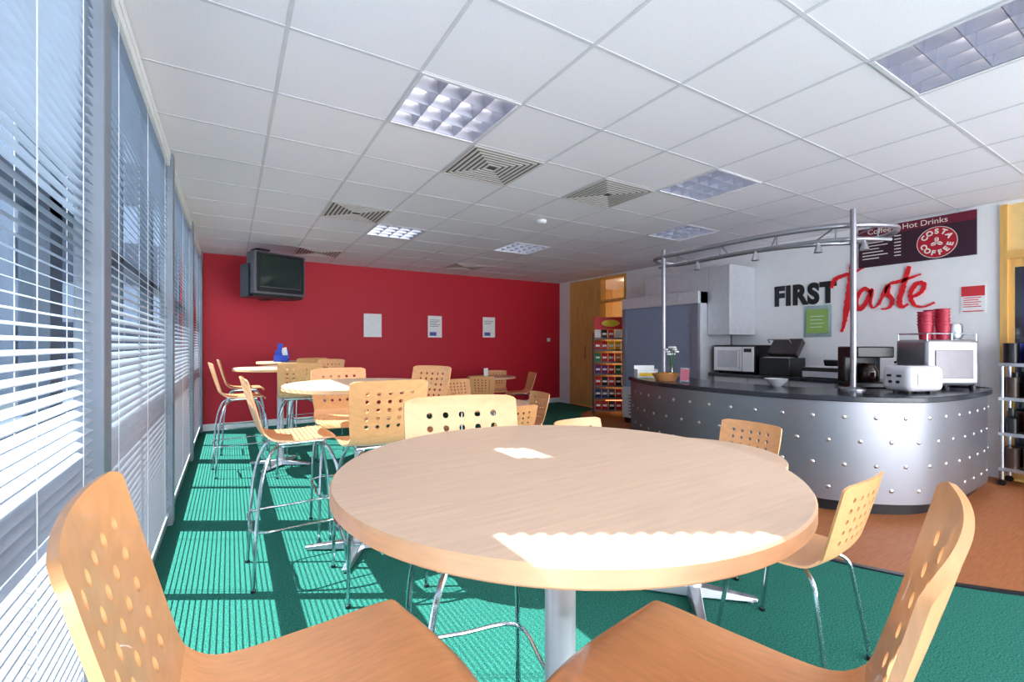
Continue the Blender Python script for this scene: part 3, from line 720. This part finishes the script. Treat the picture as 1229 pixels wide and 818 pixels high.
MB().b2(-.09,.09,-.05,.05,0,.012).b2(-.09,.09,-.05,-.042,0,.09).b2(-.09,.09,.03,.04,0,.16).obj('holder',BLU,parent=bl)
w=MB(); w.box((-.03,0,.15),(.06,.004,.22),rx=R(-10),ry=R(8)).box((.04,.01,.12),(.07,.004,.16),1,rx=R(-10),ry=R(-12)); w.obj('leaflet',[BLU,PAP],parent=bl)

# ---------------------------------------------------------------- wall signs
INKB=M('letter_black',(24,22,26),.4); REDL=M('letter_red',(226,14,30),.4)
sg=wallthing('wall_lettering','black and red cafe name lettering on the white wall','sign',0,0)
sg.matrix_world=Matrix(((0,0,-1,XW-.001),(-1,0,0,3.44),(0,1,0,0),(0,0,0,1)))
text('FIRST',.345,INKB,sg,.375,1.92,.002,.006,bold=.018,sx=.82,name='black_lettering',space=1.12)
w=MB(); ox,oy=.72,1.70
def sk(pts,wd_): w.stroke([(ox+a,oy+b) for a,b in pts],wd_*.82,.014)
sk([(.20,.56),(.19,.36),(.155,.10),(.12,-.15),(.09,-.26)],.070)
sk([(-.02,.28),(.02,.38),(.12,.42),(.22,.44),(.34,.50)],.050)
sk([(.38,.19),(.33,.24),(.26,.17),(.24,.05),(.28,.0),(.34,.07),(.40,.22),(.385,.07),(.41,.01),(.46,.04)],.048)
sk([(.46,.04),(.55,.25),(.545,.16),(.59,.08),(.56,0),(.49,-.01)],.048)
sk([(.74,.44),(.69,.25),(.655,.06),(.68,0),(.73,.03)],.052)
sk([(.57,.27),(.68,.29),(.84,.34)],.040)
sk([(.76,.10),(.84,.15),(.86,.23),(.80,.24),(.75,.13),(.78,.02),(.86,-.01),(.95,.03)],.046)
w.obj('red_lettering',REDL,parent=sg)
MAR=M('sign_maroon',(52,14,38),.4); CRM=M('sign_cream',(240,230,222),.5); MR2=M('logo_red',(184,8,40),.4); HD=M('header_maroon',(110,14,44),.4)
cb=wallthing('menu_board','dark maroon hot drinks menu board with round coffee logo','sign',1.95,2.39)
MB().b2(-.50,.50,-.21,.235,0,.02).obj('board',MAR,parent=cb,bevel=.003)
MB().b2(-.50,.50,.140,.235,.02,.022).obj('header_strip',HD,parent=cb)
text('Coffee & Hot Drinks',.082,CRM,cb,-.06,.187,.023,.001,name='header_lettering')
cx,cy=.20,-.035
lg=MB()
def ring(w,r0,r1,z,mi):
    n=48; vs=[];
    for k in range(n):
        a=2*math.pi*k/n; vs+=[(cx+r0*math.cos(a),cy+r0*math.sin(a),z),(cx+r1*math.cos(a),cy+r1*math.sin(a),z)]
    w.add(vs,[(2*k,2*k+1,(2*k+3)%(2*n),(2*k+2)%(2*n)) for k in range(n)],mi)
ring(lg,.0001,.164,.0215,1); ring(lg,.158,.164,.0225,0)
for k in range(3):
    a=R(90+120*k); bx_,by_=cx+.029*math.cos(a),cy+.029*math.sin(a)
    lg.lathe([(.0001,0),(.025,0),(.025,.002),(.0001,.002)],(bx_,by_,.0225),16,0,mt=Matrix.Rotation(a,3,'Z')@Matrix.Diagonal((1,.70,1)))
    lg.box((bx_,by_,.0250),(.044,.005,.001),1,rz=a)
lg.obj('round_logo',[CRM,MR2],parent=cb)
for word,a0,st_,flip in (('COSTA',150,-30,False),('COFFEE',-162,28.8,True)):
    for i,ch in enumerate(word):
        a=R(a0+st_*i); rr=.112
        rot=a-R(90) if not flip else a+R(90)
        text(ch,.070,CRM,cb,cx+rr*math.cos(a),cy+rr*math.sin(a),.0235,.001,bold=.003,rot=rot,name='logo_lettering')
for cx0,n0 in ((-.46,.16),(-.16,.06)):
    w=MB()
    for k in range(7): w.b2(cx0,cx0+n0+.04*((k*7)%3)*(n0>.1),.095-.036*k,.095-.036*k+.010,.02,.0215)
    w.obj('price_list',CRM,parent=cb)
fn=wallthing('fire_notice','red and white fire action notice on the wall','notice',1.48,1.74)
MB().b2(-.09,.09,-.14,.14,0,.006).obj('sheet',PAP,parent=fn)
w=MB(); w.b2(-.085,.085,.03,.13,.006,.008).b2(-.075,.075,-.125,-.115,.006,.008)
for k in range(5): w.b2(-.07,.06-.02*(k%2),.01-.022*k,.018-.022*k,.006,.008)
w.obj('print',M('notice_red',(214,50,60),.5),parent=fn)
gp=wallthing('framed_poster','green poster in a clear frame on the wall','poster',2.90,1.58)
MB().b2(-.16,.16,-.20,.20,0,.008).obj('frame',GLJ,parent=gp)
MB().b2(-.125,.125,-.15,.15,.0085,.0105).obj('poster',M('poster_green',(150,184,96),.5),parent=gp)
w=MB()
for k in range(4): w.b2(-.08,.08-.02*(k%2),.06-.045*k,.067-.045*k,.0105,.012)
w.obj('printed_lines',PAP,parent=gp)

# ---------------------------------------------------------------- trolley at counter end
tr=thing('trolley','silver shelf trolley loaded with drinks supplies','trolley',loc=(6.0,.72,0))
w=MB()
for x in(0,.24):
    for y in(0,.50): w.cyl((x,y,.06),.016,1.05,12)
w.obj('frame',STEELF,parent=tr)
sh=[.14,.46,.78,1.09]
for z in sh: MB().b2(-.02,.26,-.02,.52,z,z+.03).obj('shelf',STEELF,parent=tr)
for x in(0,.24):
    for y in(0,.50): MB().cyl((x-.01,y,.03),.03,.02,14,mt=Matrix.Rotation(R(90),3,'Y')).obj('castor',BLACK,parent=tr)
cols=[('black',(26,24,28)),('brown',(60,40,34)),('black',(26,24,28)),('blue',(40,60,150)),('white',(230,228,226)),('dark red',(140,20,34)),('brown',(92,50,30))]
ci=0
for z in sh:
    for k in range(4):
        for q in range(2):
            nm,c=cols[ci%7]; ci+=1
            x,y=6.055+.125*q,.78+.13*k
            h=.18+.03*((ci*3)%3)
            if ci%3==0:
                o=MB().lathe([(.05,0),(.05,h*.7),(.025,h*.85),(.02,h+.04),(.0001,h+.04)],(x,y,z+.031),16).obj('bottle',M('pack_'+nm,c,.3)); tag(o,nm+' bottle on the trolley shelf','bottle','supplies on the trolley')
            else:
                o=MB().lathe([(.055,0),(.055,.004),(.053,.006),(.053,h-.006),(.055,h-.004),(.055,h),(.0001,h)],(x,y,z+.031),20).obj('tin',M('pack_'+nm,c,.3)); tag(o,nm+' tin on the trolley shelf','tin','supplies on the trolley')

# ---------------------------------------------------------------- light
sd=bpy.data.lights.new('sun','SUN'); sd.energy=30; sd.angle=R(.35); sd.color=(1,.96,.92)
so=bpy.data.objects.new('sun',sd); COL.objects.link(so)
el,az=R(50),R(-31)
so.rotation_euler=Vector((math.cos(el)*math.cos(az),math.cos(el)*math.sin(az),-math.sin(el))).to_track_quat('-Z','Y').to_euler()
wd_=bpy.data.worlds.new('World'); S.world=wd_; wd_.use_nodes=True
bg=wd_.node_tree.nodes['Background']; bg.inputs[0].default_value=(.92,.95,1,1); bg.inputs[1].default_value=8.5

cam=bpy.data.cameras.new('camera'); cam.lens=16.11; cam.sensor_width=36; cam.shift_y=4/1229; cam.clip_start=.01
co=bpy.data.objects.new('camera',cam); COL.objects.link(co); co.location=(0,0,EYE); co.rotation_euler=(R(90),0,R(-31.6))
S.camera=co
S.view_settings.view_transform='Standard'; S.view_settings.look='None'; S.view_settings.exposure=.08
